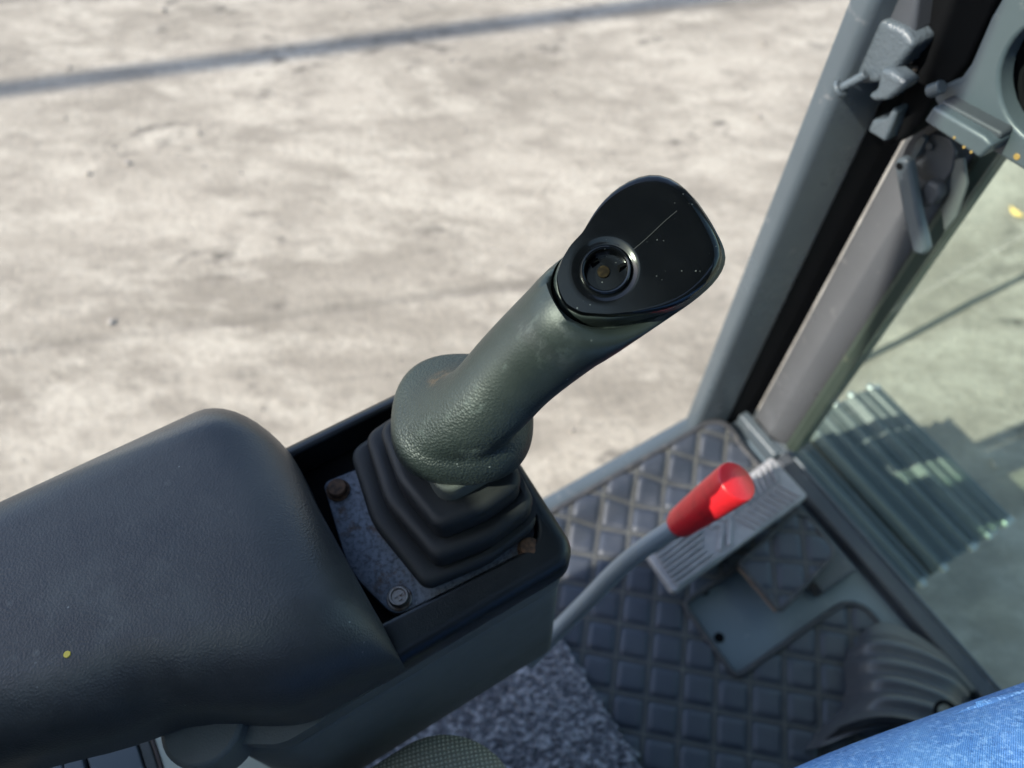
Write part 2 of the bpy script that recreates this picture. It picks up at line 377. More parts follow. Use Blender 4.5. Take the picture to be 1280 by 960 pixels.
# front cross member below the glass
m = MB(); m.box((.10, .6705, -.005), (.72, .029, .05)); m.build('front_beam', m_cabd, cab, 0, .005)
m = MB(); m.tube([(-.245, .687, .019), (.46, .687, .019)], .0028, 10); m.build('seal_highlight', m_cab, cab)  # pale bead: the beam's thin rim highlight put into its paint
# roof and rear, above and behind the camera; openings shaped to steer the sun
for x0, y0, x1, y1 in ((-.46, -.05, .52, .74), (-.46, -.71, -.42, -.05), (.40, -.71, .52, -.05)):
    MB().box(((x0 + x1) / 2, (y0 + y1) / 2, 1.66), (x1 - x0 - .001, y1 - y0 - .001, .06)).build('roof_panel', m_cabd, cab, 0, .004)
MB().box((-.01, -.386, 1.665), (.81, .664, .006)).build('added_roof_hatch', m_glass, cab, 0)  # unseen opening added to let sky and sun into the cab
MB().box((.03, -.72, .692), (.90, .05, 1.554)).build('rear_wall', m_cabd, cab, 0, .01)  # closed this high to keep the sun off armrest and mat
MB().box((.29, -.72, 1.547), (.38, .05, .146)).build('rear_wall', m_cabd, cab, 0, .01)
MB().box((-.16, -.722, 1.5655), (.51, .005, .188)).build('rear_sun_window', m_glass, cab, 0)  # unseen slot, sized so sun reaches joystick, knob and jeans
MB().box((.46, -.02, .62), (.05, 1.36, 1.32)).build('right_shade_wall', m_cabd, cab, 0, .01)  # unseen solid wall, raised to block light from the right
MB().box((.46, .66, .8), (.05, .06, 1.6)).build('front_pillar', m_cabd, cab, 0, .01)

# ------------------------------------------------------------------ front window
fw = root('front_window', (-.3, .69, 0), 'tinted front windscreen in a grey post frame with latch lever', 'windscreen')
m = MB(); m.prism([(-.342, .690), (-.338, .684), (-.302, .676), (-.297, .677), (-.278, .690), (-.2725, .698), (-.2725, .722), (-.342, .722)], .012, 1.6)
m.build('frame_post', m_post, fw, 25)
m = MB(); m.prism([(-.272, .694), (-.266, .692), (-.256, .697), (-.253, .701), (-.253, .718), (-.272, .718)], .012, 1.6); m.build('glass_edge_tint', m_gtint, fw, 0)  # post side behind the glass; green glass reflection put into its colour
m = MB(); m.box((.102, .6925, .80), (.708, .005, 1.60)); m.build('glass', m_glass, fw, 0)
q = at(930, 540, .03); m = MB(); rslab(m, rect(-.352, .655, -.262, .673), .004, 0.0, .03, .004); m.build('post_foot', m_cab, fw)

# ------------------------------------------------------------------ joystick console: armrest, bezel, side housing
con = root('control_console', (-.22, -.1, .4), 'black left control console with padded armrest and joystick well', 'control console')
def sect(y, xl, xr, zb, zt, rl, rr, rb=.012, n=8):
    pts = []
    def arc(cx, cz, r, a0, a1):
        for k in range(n + 1):
            a = a0 + (a1 - a0) * k / n; pts.append(Vector((cx + r * math.cos(a), y, cz + r * math.sin(a))))
    arc(xr - rb, zb + rb, rb, -math.pi / 2, 0); arc(xr - rr, zt - rr, rr, 0, math.pi / 2)
    arc(xl + rl, zt - rl, rl, math.pi / 2, math.pi); arc(xl + rb, zb + rb, rb, math.pi, 1.5 * math.pi)
    return pts
def lerp_tab(tab, y):
    for (a, va), (b, vb) in zip(tab, tab[1:]):
        if y <= b:
            t = max(0, (y - a) / (b - a)); t = t * t * (3 - 2 * t); return va + (vb - va) * t
    return tab[-1][1]
XR = [(-.75, -.20), (-.24, -.192), (-.15, -.172), (-.06, -.134), (0, -.1315)]
ZB = [(-.75, .62), (-.17, .615), (-.10, .592), (0, .599)]
Y1, RN = -.004, .048
ys = [-.75, -.6, -.45, -.35, -.28] + [-.26 + .015 * k for k in range(int((.26 - RN) / .015))]
rings = []
for y in ys: rings.append(sect(y, -.352, lerp_tab(XR, y), lerp_tab(ZB, y), .700, .040, .050 if y > -.1 else .042, .012))
for k in range(0, 13):
    a = math.pi / 2 * k / 12; y = Y1 - RN + RN * math.sin(a); c = 1 - math.cos(a)
    zt = .700 - (RN - .004) * c ; xl = -.352 + .085 * c; xr = lerp_tab(XR, y)
    rings.append(sect(y, xl, xr, .599, zt, .040 * (1 - .5 * c), .050 * (1 - .35 * c), .012))
for r in rings:      # the front of the armrest bows back round the well
    for p in r:
        if p.y > -.05 and p.z < .69: p.y -= .005 * max(0, 1 - ((p.x + .228) / .068) ** 2) * min(1, (.69 - p.z) / .04) * min(1, (p.y + .05) / .03)
MB().loft(rings).build('armrest', m_arm, con, 60)
# paint fleck on the armrest
m_ochre = Mt('ochre_paint_chip', (.34, .21, .06), .7)
m_fleck = Mt('yellow_paint_fleck', (.75, .56, .07), .5)
q = at(84, 818, .700); MB().tube([(q.x, q.y, .697), (q.x, q.y, .7006)], [.0026, .0019], 10).build('paint_fleck', m_fleck, con)
# bezel round the joystick well
BO = rect(-.312, -.035, -.1325, .136); BI = [(-.300, -.02), (-.1615, -.02), (-.1535, .121), (-.300, .121)]
m = MB(); rings = []; z0, z1 = .598, .646
for k in range(4): a = math.pi / 2 * k / 3; rings.append(lift(rpoly(BO, .017, .006 * (1 - math.sin(a)), 8), z0 + .006 * (1 - math.cos(a))))
for k in range(7): a = math.pi / 2 * k / 6; rings.append(lift(rpoly(BO, .017, .009 * (1 - math.cos(a)), 8), z1 - .009 + .009 * math.sin(a)))
for k in range(6): a = math.pi / 2 * k / 5; rings.append(lift(rpoly(BI, .017, -.0035 * (1 - math.sin(a)), 8), z1 - .0035 * (1 - math.cos(a)) - (.004 if 0 else 0)))
rings.append(lift(rpoly(BI, .017, .001, 8), .630)); rings.append(lift(rpoly(BI, .014, .004, 8), .622))
# the right hand rim slopes gently down towards the operator
for r in rings:
    for p in r:
        if p.z > .627: p.z -= max(0, p.x + .215) * .19
MB().loft(rings, True, False).build('bezel', m_bezel, con, 60)
# well floor: zinc plate with bolts
WZ = .6265
PL = [(p.x, p.y) for p in (at(403, 603, WZ), at(437, 716, WZ), at(494, 771, WZ), at(658, 688, WZ), at(672, 662, WZ), at(560, 540, WZ))]
m = MB(); rslab(m, PL, [.006, .08, .012, .008, .01, .006], .618, WZ, .0012, 0, 2, 5)
plate = m.build('mounting_plate', m_plate, con, 40)
m = MB(); m.box((-.230, .045, .616), (.142, .150, .005)); m.build('well_floor', m_black, con, 0)
def bolt(u, v, mat, sock):
    q = at(u, v, WZ + .006); c = Vector((q.x, q.y, WZ)); m = MB()
    ring = lambda r, z: [c + Vector((r * math.cos(a), r * math.sin(a), z)) for a in (2 * math.pi * k / 24 for k in range(24))]
    m.loft([ring(.0088, 0), ring(.0088, .0010), ring(.0082, .0014)]); m.build('washer', mat, plate, 30)
    m = MB(); rr = [ring(.0068, .001), ring(.0072, .0022), ring(.0072, .0058), ring(.0064, .0070)]
    if sock: rr += [ring(.0052, .0070), ring(.0046, .0056)]
    else: rr += [ring(.004, .0076)]
    m.loft(rr); b = m.build('bolt', mat, plate, 35)
    if sock:
        m = MB()
        for k in range(3):
            a = k * 2.1; e = c + Vector((.0021 * math.cos(a), .0021 * math.sin(a), .0055)); m.tube([e, e + Vector((0, 0, .0012))], .0014, 8)
        m.build('bolt_mark', mat, b)
bolt(421, 609, m_rust, False); bolt(498, 745, m_bolt, True); bolt(662, 683, m_rust, False)
# lower housing with a moulded groove
HR = [.03, .012, .012, .012]; HX = lambda x0, y0, x1, y1: rect(x0, y0, x1, y1)
m = MB(); m.prism(rpoly([(-.300, -.135), (-.160, -.135), (-.1345, -.095), (-.1335, .128), (-.300, .128)], [.01, .03, .03, .012, .01], 0, 5), .5785, .599); m.build('upper_side_panel', m_side, con, 40)
m = MB(); m.prism(rpoly([(-.300, -.133), (-.161, -.133), (-.1375, -.094), (-.1365, .126), (-.300, .126)], [.01, .03, .03, .012, .01], 0, 5), .574, .5785); m.build('side_groove', m_black, con, 40)
m = MB()
rr = lambda g, z: lift(rpoly([(-.300, -.135 - g), (-.156 + g, -.135 - g), (-.1315 + g, -.095), (-.1315 + g, .126), (-.300, .126)], [.01, .03, .03, .012, .01], 0, 5), z)
m.loft([rr(.003, .40), rr(-.001, .571), rr(-.0035, .5745)]); m.build('lower_side_panel', m_side, con, 40)
# round pivot boss below the armrest
c = at(276, 916, .572); m = MB(); pth = [(c.x, c.y, .572), (c.x, c.y, .59), (c.x, c.y, .612)]; m.tube(pth, [.0275, .0275, .026], 32); m.build('pivot_boss', m_side, con, 40, .003)

# side tray left of the seat, seen under the armrest
m_cream = Mt('cream_plastic', (.72, .73, .62), .5); m_brown = Mt('brown_trim', (.10, .075, .07), .6)
m_tray = grain_black('blue_grey_panel', (.16, .19, .215), .5, 900, .0001, .4, (.16, .18, .19))
TZ2 = .47
tray = root('side_tray', (-.22, -.28, .40), 'grey slatted tray with a cream end panel beneath the armrest', 'side tray')
def ypx(u, v): return at(u, v, TZ2).y
ye = [ypx(60, 950) - .05, ypx(78, 950) - .002, ypx(107, 950), ypx(178, 950), ypx(196, 950), ypx(201, 950)]
for a, b, mt, dz, nm in ((ye[0], ye[1], m_tray, 0, 'slat'), (ye[1] + .002, ye[2] - .0025, m_tray, 0, 'slat'), (ye[2] + .002, ye[3] - .001, m_tray, .001, 'slat'), (ye[3] + .001, ye[4] - .0012, m_side, 0, 'slat'), (ye[4], ye[5], m_brown, .001, 'trim_strip'), (ye[5] + .0004, ye[5] + .30, m_cream, .0, 'end_panel')):
    MB().box((-.215, (a + b) / 2, TZ2 - .02 + dz / 2), (.16, b - a, .04 + dz)).build(nm, mt, tray, 0, .001)
MB().box((-.215, (ye[0] + ye[5]) / 2, TZ2 - .034), (.158, ye[5] - ye[0], .05)).build('tray_base', m_black, tray, 0)

# ------------------------------------------------------------------ joystick
joy = root('joystick', (-.228, .085, .607), 'black pilot joystick with glossy button plate and rubber boot', 'joystick')
def tier(x0, y0, x1, y1, z0, z1, bulge=.006):
    """one step of the rubber boot: rounded square with slightly bowed sides"""
    cx, cy = (x0 + x1) / 2, (y0 + y1) / 2
    P = [(x0, y0), (cx, y0 - bulge * 1.7), (x1, y0), (x1 + bulge, cy), (x1, y1), (cx, y1 + bulge), (x0, y1), (x0 - bulge, cy)]
    rr = [.013, .05, .010, .05, .013, .05, .013, .05]
    return P, rr, z0, z1
def tierpx(P, Q, Rr, z0, z1, bulge):
    P, Q, Rr = at(*P, z1), at(*Q, z1), at(*Rr, z1)
    return tier(Rr.x - .001, (P.y + Rr.y) / 2, (P.x + Q.x) / 2, Q.y + .004, z0, z1, bulge)
T = [tierpx((536, 727), (671, 656), (429, 566), .6268, .646, .006), tierpx((540, 694), (669, 637), (455, 543), .640, .664, .006), tierpx((548, 651), (655, 611), (467, 535), .658, .685, .004)]
rings = []
for i, (P, rr, a, b) in enumerate(T):
    if i == 0: rings.append(lift(rpoly(P, rr, .004, 5), a)); rings.append(lift(rpoly(P, rr, .0030, 5), a + .004))
    rings.append(lift(rpoly(P, rr, .0005, 5), a + .008))
    tr = .0058
    for k in range(5): an = math.pi / 2 * k / 4; rings.append(lift(rpoly(P, rr, tr * (1 - math.cos(an)), 5), b - tr + tr * math.sin(an)))
    if i < 2:
        P2, rr2, a2, b2 = T[i + 1]; rings.append(lift(rpoly(P2, rr2, -.0035, 5), b - .0001)); rings.append(lift(rpoly(P2, rr2, .0004, 5), b - .0016))
rings.append(lift(rpoly(T[2][0], T[2][1], .008, 5), .6845)); 
MB().loft(rings, False, True).build('boot', m_boot, joy, 50)
m = MB(); cp, cq, cr_ = at(556, 626, .690), at(643, 584, .690), at(483, 537, .690); rslab(m, rect(cr_.x + .004, cp.y - .002, (cp.x + cq.x) / 2, cq.y), .012, .680, .701, .003, 0, 4, 5); m.build('boot_collar', m_dustyboot, joy, 50)

NS = 72
TH = [2 * math.pi * k / NS for k in range(NS)]
CR = CM @ Vector((1, 0, 0))
def frame(t):
    t = t.normalized(); e1 = (CR - t * CR.dot(t)).normalized(); return e1, t.cross(e1)
def flange_ring(sc, z, sh=(0, 0)):
    e1, e2 = frame(Vector((0, 0, 1))); out = []
    for a in TH:
        ca, sa = math.cos(a), math.sin(a); ex = 2 / 2.5
        ux = math.copysign(abs(ca) ** ex, ca) * .0470; uy = math.copysign(abs(sa) ** ex, sa) * .0465
        # squarer towards the operator's corner
        out.append(Vector((-.2318 + sh[0], .1010 + sh[1], z)) + (e1 * ux + e2 * uy) * sc)
    return out
def circ(c, t, r, ry=None):
    e1, e2 = frame(t); ry = ry or r
    return [c + e1 * (r * math.cos(a)) + e2 * (ry * math.sin(a)) for a in TH]
HP0 = at(800, 300, .842); HN = Vector((.27, -.36, .90)).normalized()
OUT = [(694, 345), (697, 365), (706, 382), (725, 392), (760, 394), (800, 391), (835, 384), (862, 372), (886, 352), (900, 334), (906, 316), (900, 296), (885, 268), (866, 240), (846, 221), (822, 212), (796, 217), (770, 232), (750, 252), (737, 272), (728, 289), (712, 306), (701, 324)]
OUT3 = [onp(u, v, HP0, HN) for u, v in OUT]
def outline(c0, sc=1., dn=0., sh=Vector((0, 0, 0)), bo=0.):
    """head outline resampled by direction about c0, in the plate plane"""
    e1, e2 = frame(HN); P = [((p - c0).dot(e1), (p - c0).dot(e2)) for p in OUT3]; out = []
    n = len(P)
    for a in TH:
        d = (math.cos(a), math.sin(a)); best = None
        for i in range(n):
            x1, y1 = P[i]; x2, y2 = P[(i + 1) % n]; dx, dy = x2 - x1, y2 - y1
            den = d[0] * dy - d[1] * dx
            if abs(den) < 1e-12: continue
            t = (x1 * dy - y1 * dx) / den; u = (x1 * d[1] - y1 * d[0]) / den
            if t > 0 and -1e-6 <= u <= 1 + 1e-6: best = t if best is None else max(best, t)
        out.append(best or .02)
    for _ in range(1): out = [(out[i - 1] + 2 * out[i] + out[(i + 1) % NS]) / 4 for i in range(NS)]
    k = [sc + bo * max(0, math.cos(a - R_(205))) ** 2 for a in TH]
    return [c0 + e1 * (r * math.cos(a) * q) + e2 * (r * math.sin(a) * q) + HN * dn + sh for r, a, q in zip(out, TH, k)]
g0, g1_, g2_, g3_ = at(604, 512, .738), at(645, 460, .762), at(690, 421, .786), at(731, 387, .803)
t0 = (g1_ - g0).normalized(); t1 = (g2_ - g0).normalized(); t2 = (g3_ - g1_).normalized()
hc = sum(OUT3, Vector((0, 0, 0))) / len(OUT3)
t3 = (t2 * .6 + HN * .6).normalized()
Z = Vector((0, 0, 1))
key = [flange_ring(.86, .6985), flange_ring(.97, .6995), flange_ring(1.0, .7035), flange_ring(.995, .709), flange_ring(.965, .7150), flange_ring(.90, .7205), flange_ring(.80, .7250, (.001, .001))]
cA = Vector((-.2215, .1005, .7305))
key += [circ(cA, (Z + t0 * .15).normalized(), .0320, .0325), circ(g0 + t0 * .005 + Z * .003, (Z * .9 + t0 * .8).normalized(), .0282, .0280), circ(g0 + t0 * .020 + Z * .001, (Z * .35 + t0).normalized(), .0276, .0272), circ(g1_, t1, .0276), circ(g2_, t1, .0286), circ(g3_, t2, .0308)]
key += [outline(hc, .97, -.022, Vector((.0010, -.0008, 0)), .17), outline(hc, .995, -.014, Vector((0, 0, 0)), .10), outline(hc, .995, -.0072, Vector((0, 0, 0)), .05), outline(hc, .985, -.0056, Vector((0, 0, 0)), .02), outline(hc, .96, -.0054)]
def catmull(keys, sub=3):
    out = []
    n = len(keys)
    for i in range(n - 1):
        a, b, c, d = keys[max(i - 1, 0)], keys[i], keys[i + 1], keys[min(i + 2, n - 1)]
        for s_ in range(sub):
            t = s_ / sub
            out.append([.5 * ((2 * q) + (r - p) * t + (2 * p - 5 * q + 4 * r - s2) * t * t + (3 * q - p - 3 * r + s2) * t ** 3) for p, q, r, s2 in zip(a, b, c, d)])
    out.append(keys[-1]); return out
RG = catmull(key)
for _ in range(8):     # melt the root of the handle into its flange
    a, b = 6 * 3 - 1, 11 * 3
    RG = [r if not a <= i <= b else [(p + 2 * q + s_) / 4 for p, q, s_ in zip(RG[i - 1], r, RG[i + 1])] for i, r in enumerate(RG)]
MB().loft(RG, True, False).build('grip', m_grip, joy, 70)
# glossy button plate with a round socket
sc0 = onp(757, 337, HP0, HN); e1, e2 = frame(HN)
def sring(r, dn): return [sc0 + e1 * (r * math.cos(a)) + e2 * (r * math.sin(a)) + HN * dn for a in TH]
def toward(ra, rb, t, dn): return [a.lerp(b, t) + HN * dn for a, b in zip(ra, rb)]
edge = outline(sc0, 1.0, 0)
prs = [toward(edge, sring(.02, 0), .03, -.0085), toward(edge, sring(.02, 0), .0, -.0072), toward(edge, sring(.02, 0), .0, -.0052), toward(edge, sring(.02, 0), .025, -.0027), toward(edge, sring(.02, 0), .075, -.0008), toward(edge, sring(.02, 0), .14, .0002), toward(edge, sring(.02, 0), .20, .0002), toward(edge, sring(.02, 0), .30, .0002), toward(edge, sring(.02, 0), .45, .0002), toward(edge, sring(.02, 0), .65, .0002), toward(edge, sring(.02, 0), .85, .0002),
       sring(.0185, .0002), sring(.0170, .0001), sring(.0150, -.0009), sring(.0138, -.0012), sring(.0138, -.012)]
MB().loft(prs, True, False).build('button_plate', m_gloss, joy, 60)
m = MB(); m.loft([sring(.0140, -.0014), sring(.0138, .0004), sring(.0128, .0012), sring(.0118, .0008), sring(.0112, -.0005), sring(.0108, -.0125)], False, False); m.build('socket_ring', m_gloss, joy, 60)
m_dirt = Mt('dirty_brown_socket', (.012, .009, .006), .9, 0, .08); dd = m_dirt.noise(420, 4); m_dirt.mix(m_dirt.ramp(dd, .45, .7), (.032, .023, .012)).bump(dd, .0003)
m = MB(); m.loft([sring(.0110, -.0105), sring(.006, -.0112), sring(.0034, -.0115)]); m.build('socket_floor', m_dirt, joy, 60)
cc = sc0 - e1 * .0015 + e2 * .001
m = MB(); m.tube([cc - HN * .0115, cc - HN * .0072, cc - HN * .0065], [.0036, .0034, .0022], 14); m.build('switch_stub', m_dirt, joy, 50)
m = MB()
for a in (.3, 2.4): 
    b = sc0 + (e1 * math.cos(a) + e2 * math.sin(a)) * .0085; m.box(b - HN * .0085, (.002, .004, .006))
m.build('socket_clip', m_black, joy, 0)

sa, sb = onp(792, 312, HP0, HN), onp(846, 264, HP0, HN); m = MB(); sd = (sb - sa).cross(HN).normalized()
L1 = []; L2 = []
for k in range(9):
    p = sa.lerp(sb, k / 8) + sd * .0002 * math.sin(k * .8) + HN * .0005; L1.append(p + sd * .00016); L2.append(p - sd * .00016)
m_scr = Mt('pale_scratch', (.012, .0125, .014), .5)
m.loft([L1, L2], False, False, False).build('scratch', m_scr, joy, 0)

def smooth_path(P, sub=4):
    return [q[0] for q in catmull([[p] for p in P], sub)]

# ------------------------------------------------------------------ safety lever
lev = root('safety_lever', (-.16, .10, .20), 'grey safety lever with a bright red plastic knob beside the pedal', 'lever')
lp = [at(660, 826, .215), at(704, 781, .258), at(736, 749, .297), at(770, 714, .342), at(800, 689, .375), at(842, 660, .410)]
MB().tube(smooth_path(lp), .0098, 16).build('rod', m_lever, lev, 60)
ax0, ax1 = at(846, 657, .410), at(922, 601, .500); ad = (ax1 - ax0).normalized()
MB().tube([ax0 - ad * .010, ax0 + ad * .006], .0115, 16).build('ferrule', m_bolt, lev, 40, .001)
Lk = (ax1 - ax0).length
prof = [(0, .010), (.002, .0135), (.008, .0155), (.03, .0172), (Lk * .6, .0190), (Lk - .010, .0203), (Lk - .0025, .0204), (Lk - .0008, .0198), (Lk, .0186)]
MB().tube([ax0 + ad * d for d, r in prof], [r for d, r in prof], 28).build('knob', m_red, lev, 50)
MB().box((-.20, .06, .22), (.03, .05, .05)).build('pivot_bracket', m_cabd, lev, 0, .004)

# ------------------------------------------------------------------ quilted floor mat
CELL = .0476
GA = R_(48.7)
def quilt(org, ang, inside, zf, parent, rng=12, res=8, part='pad'):
    ex = Vector((math.cos(ang), math.sin(ang))); ey = Vector((-ex.y, ex.x)); o = Vector((org.x, org.y))
    shared = {}
    for i in range(-rng, rng):
        for j in range(-rng, rng):
            c = o + ex * ((i + .5) * CELL) + ey * ((j + .5) * CELL)
            vs = []; fs = []; idx = {}; h = CELL / 2 - .0021
            full = True
            for b in range(res + 1):
                for a in range(res + 1):
                    s, t = a / res * 2 - 1, b / res * 2 - 1
                    # round the pad's corners a little
                    k = 1 - .06 * (s * s * t * t)
                    p = c + ex * (s * h * k) + ey * (t * h * k)
                    e = max(abs(s), abs(t)); hh = .0032 * (1 - e ** 6) ** .5 + .0006 * noise.noise(Vector((p.x * 60, p.y * 60, 1)))
                    if e > .99: hh = -.002
                    idx[(a, b)] = len(vs); vs.append(Vector((p.x, p.y, zf(p.x, p.y) + hh)))
            for b in range(res):
                for a in range(res):
                    s, t = (a + .5) / res * 2 - 1, (b + .5) / res * 2 - 1
                    p = c + ex * (s * h) + ey * (t * h)
                    if inside(p.x, p.y): fs.append((idx[(a, b)], idx[(a + 1, b)], idx[(a + 1, b + 1)], idx[(a, b + 1)]))
            if not fs: continue
            used = sorted({q for f in fs for q in f}); mp = {q: n for n, q in enumerate(used)}
            m = MB(); m.add([vs[q] for q in used], [tuple(mp[q] for q in f) for f in fs]); m.build(part, m_vinyl, parent, 70)
def stitches(org, ang, inside, zf, parent, rng=12):
    ex = Vector((math.cos(ang), math.sin(ang))); ey = Vector((-ex.y, ex.x)); o = Vector((org.x, org.y)); m = MB()
    for d0, d1 in ((ex, ey), (ey, ex)):
        for i in range(-rng, rng):
            for off in (-.0013, .0013):
                t = -rng * CELL
                while t < rng * CELL:
                    a = o + d1 * (i * CELL + off) + d0 * t; b = a + d0 * .0042; t += .0056
                    if inside(a.x, a.y) and inside(b.x, b.y):
                        za, zb = zf(a.x, a.y), zf(b.x, b.y); w_ = d1 * .0008
                        A0, A1, B0, B1 = a - w_, a + w_, b - w_, b + w_
                        m.add([(A0.x, A0.y, za + .0004), (A1.x, A1.y, za + .0004), (B1.x, B1.y, zb + .0004), (B0.x, B0.y, zb + .0004), ((a.x + b.x) / 2, (a.y + b.y) / 2, (za + zb) / 2 + .0013)], [(0, 1, 4), (1, 2, 4), (2, 3, 4), (3, 0, 4)])
    o_ = m.build('stitching', m_thread, parent, 0); tag(o_, kind='stuff'); return o_
def sm(t): t = max(0., min(1., t)); return t * t * (3 - 2 * t)
def mat_z(x, y):
    return .006 + .022 * sm((-.305 - x) / .055) + .0015 * noise.noise(Vector((x * 9, y * 9, 2)))
CUT = [at(850, 757, .006), at(922, 846, .006), at(1060, 755, .006)]
cx0, cx1, cy0 = CUT[0].x, CUT[1].x, (CUT[0].y + CUT[1].y) / 2
def in_mat(x, y):
    if x < -.366 or x > .42 or y < .196: return False
    if x < cx0:
        if y > .632: return False
        if x < -.325 and y > .59 and (x + .325) ** 2 + (y - .59) ** 2 > .042 ** 2: return False
        return True
    if x < cx1: return y < cy0
    if y > .615: return False
    if x < cx1 + .035 and y > .58 and (x - cx1 - .035) ** 2 + (y - .58) ** 2 > .035 ** 2: return False
    return True
mat = root('floor_mat', (0, .42, 0), 'charcoal quilted floor mat with pale diamond stitching around the pedals', 'floor mat')
go_ = at(774.5, 779.4, .008)
def sheet(inside, zf, x0, x1, y0, y1, st, name, mt, parent, thick=.006):
    nx, ny = int((x1 - x0) / st), int((y1 - y0) / st); vs = []; ix = {}; fs = []
    def vid(a, b):
        if (a, b) not in ix:
            ix[(a, b)] = len(vs); x, y = x0 + a * st, y0 + b * st; vs.append(Vector((x, y, zf(x, y))))
        return ix[(a, b)]
    for b in range(ny):
        for a in range(nx):
            if inside(x0 + (a + .5) * st, y0 + (b + .5) * st): fs.append((vid(a, b), vid(a + 1, b), vid(a + 1, b + 1), vid(a, b + 1)))
    o = MB().add(vs, fs).build(name, mt, parent, 60); md = o.modifiers.new('thick', 'SOLIDIFY'); md.thickness = thick; md.offset = -1
    return o
sheet(in_mat, mat_z, -.366, .42, .196, .64, .006, 'mat_base', m_seam, mat)
quilt(go_, GA, in_mat, mat_z, mat)
stitches(go_, GA, in_mat, mat_z, mat)
def edge_path(pts, step=.008):
    out = []
    for a, b in zip(pts, pts[1:]):
        n = max(1, int((Vector(b) - Vector(a)).length / step))
        for k in range(n): out.append(Vector(a).lerp(Vector(b), k / n))
    out.append(Vector(pts[-1])); return [Vector((p.x, p.y, mat_z(p.x, p.y) + .002)) for p in out]
arc1 = [(-.325 + .042 * math.cos(a), .59 + .042 * math.sin(a)) for a in (R_(180 - 9 * k) for k in range(11))]
MB().tube(edge_path([(-.367, .19)] + arc1 + [(-.26, .633), (cx0, .633)]), .0048, 8).build('edge_binding', m_bind, mat)
arc2 = [(cx1 + .035 + .035 * math.cos(a), .58 + .035 * math.sin(a)) for a in (R_(180 - 9 * k) for k in range(11))]
MB().tube(edge_path([(cx0, .63), (cx0, cy0 + .012), (cx0 + .003, cy0 + .003), (cx0 + .012, cy0), (cx1 - .012, cy0), (cx1 - .003, cy0 + .003), (cx1, cy0 + .012)] + arc2 + [(.42, .615)]), .0048, 8).build('edge_binding', m_bind, mat)
# raised flap of the mat in front of the pedal linkage
FZ = .05
fc = [at(*p, FZ) for p in ((924, 705), (974, 764), (1046, 690), (1000, 634))]
FP = [(p.x, p.y) for p in fc]
fl_in = rpoly(FP, [.004, .006, .022, .02], .0, 6)
def in_poly(P):
    def f(x, y):
        for i in range(len(P)):
            a, b = P[i], P[(i + 1) % len(P)]
            if (b.x - a.x) * (y - a.y) - (b.y - a.y) * (x - a.x) < 0: return False
        return True
    return f
if sum(a.x * b.y - b.x * a.y for a, b in zip(fl_in, fl_in[1:] + fl_in[:1])) < 0:
    FP = FP[::-1]; fl_in = rpoly(FP, [.02, .022, .006, .004], 0, 6)
inf = in_poly(fl_in)
def flap_z(x, y): return FZ - .022 * sm((y - .60) / .06) - .6 * max(0, (-.085 - x)) * 0
sheet(inf, flap_z, -.17, -.03, .47, .68, .004, 'mat_flap', m_seam, mat, .004)
fq = at(966, 700, FZ)
quilt(fq, GA + R_(5), inf, flap_z, mat, 4, 8)
stitches(fq, GA + R_(5), inf, flap_z, mat, 4)
cyc = [Vector((p.x, p.y, flap_z(p.x, p.y) + .001)) for p in fl_in]
MB().tube(cyc + [cyc[0]], .0042, 8).build('flap_binding', m_bind, mat)
bk0, bk1 = fc[0], fc[1]
MB().box(((bk0.x + bk1.x) / 2, (bk0.y + bk1.y) / 2 - .001, FZ - .006), ((bk1 - bk0).length * .95, .0035, .008), Matrix.Rotation(math.atan2(bk1.y - bk0.y, bk1.x - bk0.x), 3, 'Z')).build('flap_backing', m_tan, mat, 0)
MB().box((-.10, .60, .014), (.09, .07, .03)).build('flap_support', m_cabd, mat, 0, .004)

# ------------------------------------------------------------------ carpet
def carpet_in(x, y): return y < .2035 + .0015 * math.sin(x * 160)
def carpet_z(x, y):
    return .018 + .0035 * noise.noise(Vector((x * 190, y * 190, 0))) + .0025 * noise.noise(Vector((x * 430, y * 430, 5)))
cpt = root('carpet', (0, -.1, 0), 'speckled grey loop carpet between console, seat and quilted mat', 'carpet')
sheet(carpet_in, carpet_z, -.365, .43, -.25, .207, .0026, 'pile', m_carpet, cpt, .012)

# ------------------------------------------------------------------ travel pedal
PZ = .085
ped = root('travel_pedal', (-.21, .53, 0), 'long worn grey travel pedal with moulded rubber ribs', 'pedal')
pc = [at(808, 692, PZ), at(842, 742, PZ), at(1012, 618, PZ + .004), at(966, 568, PZ + .004)]   # back left, back right, front right, front left
PO = [(p.x, p.y) for p in pc]
m = MB(); rslab(m, PO, .006, PZ - .016, PZ, .004, .002, 4, 4); m.build('footplate', m_pedal, ped, 50)
def pp(u, v, z=PZ):
    a = pc[0].lerp(pc[3], u); b = pc[1].lerp(pc[2], u); q = a.lerp(b, v); return Vector((q.x, q.y, z))
def rib(u0, v0, u1, v1, wd=.0036, h=.0058):
    a, b = pp(u0, v0), pp(u1, v1); d = (b - a); L_ = d.length; an = math.atan2(d.y, d.x)
    MB().box((a + b) / 2 + Vector((0, 0, h / 2 - .0005)), (L_, wd, h), Matrix.Rotation(an, 3, 'Z')).build('rib', m_pedal, ped, 0, .0012, 2)
for k in range(8): rib(.035, .09 + k * .117, .32 + .03 * math.sin(k), .09 + k * .117)
for k in range(9):
    u = .56 + k * .042
    rib(u, .53, u + .05, .93)
    rib(u, .47, u + .05, .07)
for a, b in ((.50, .12), (.94, .5)): pass
MB().tube([pp(.36, .15, PZ), pp(.46, .5, PZ), pp(.36, .85, PZ)], .0045, 8).build('emblem', m_pedal, ped)
MB().tube([pp(.42, .12, PZ), pp(.52, .5, PZ), pp(.42, .88, PZ)], .0045, 8).build('emblem', m_pedal, ped)
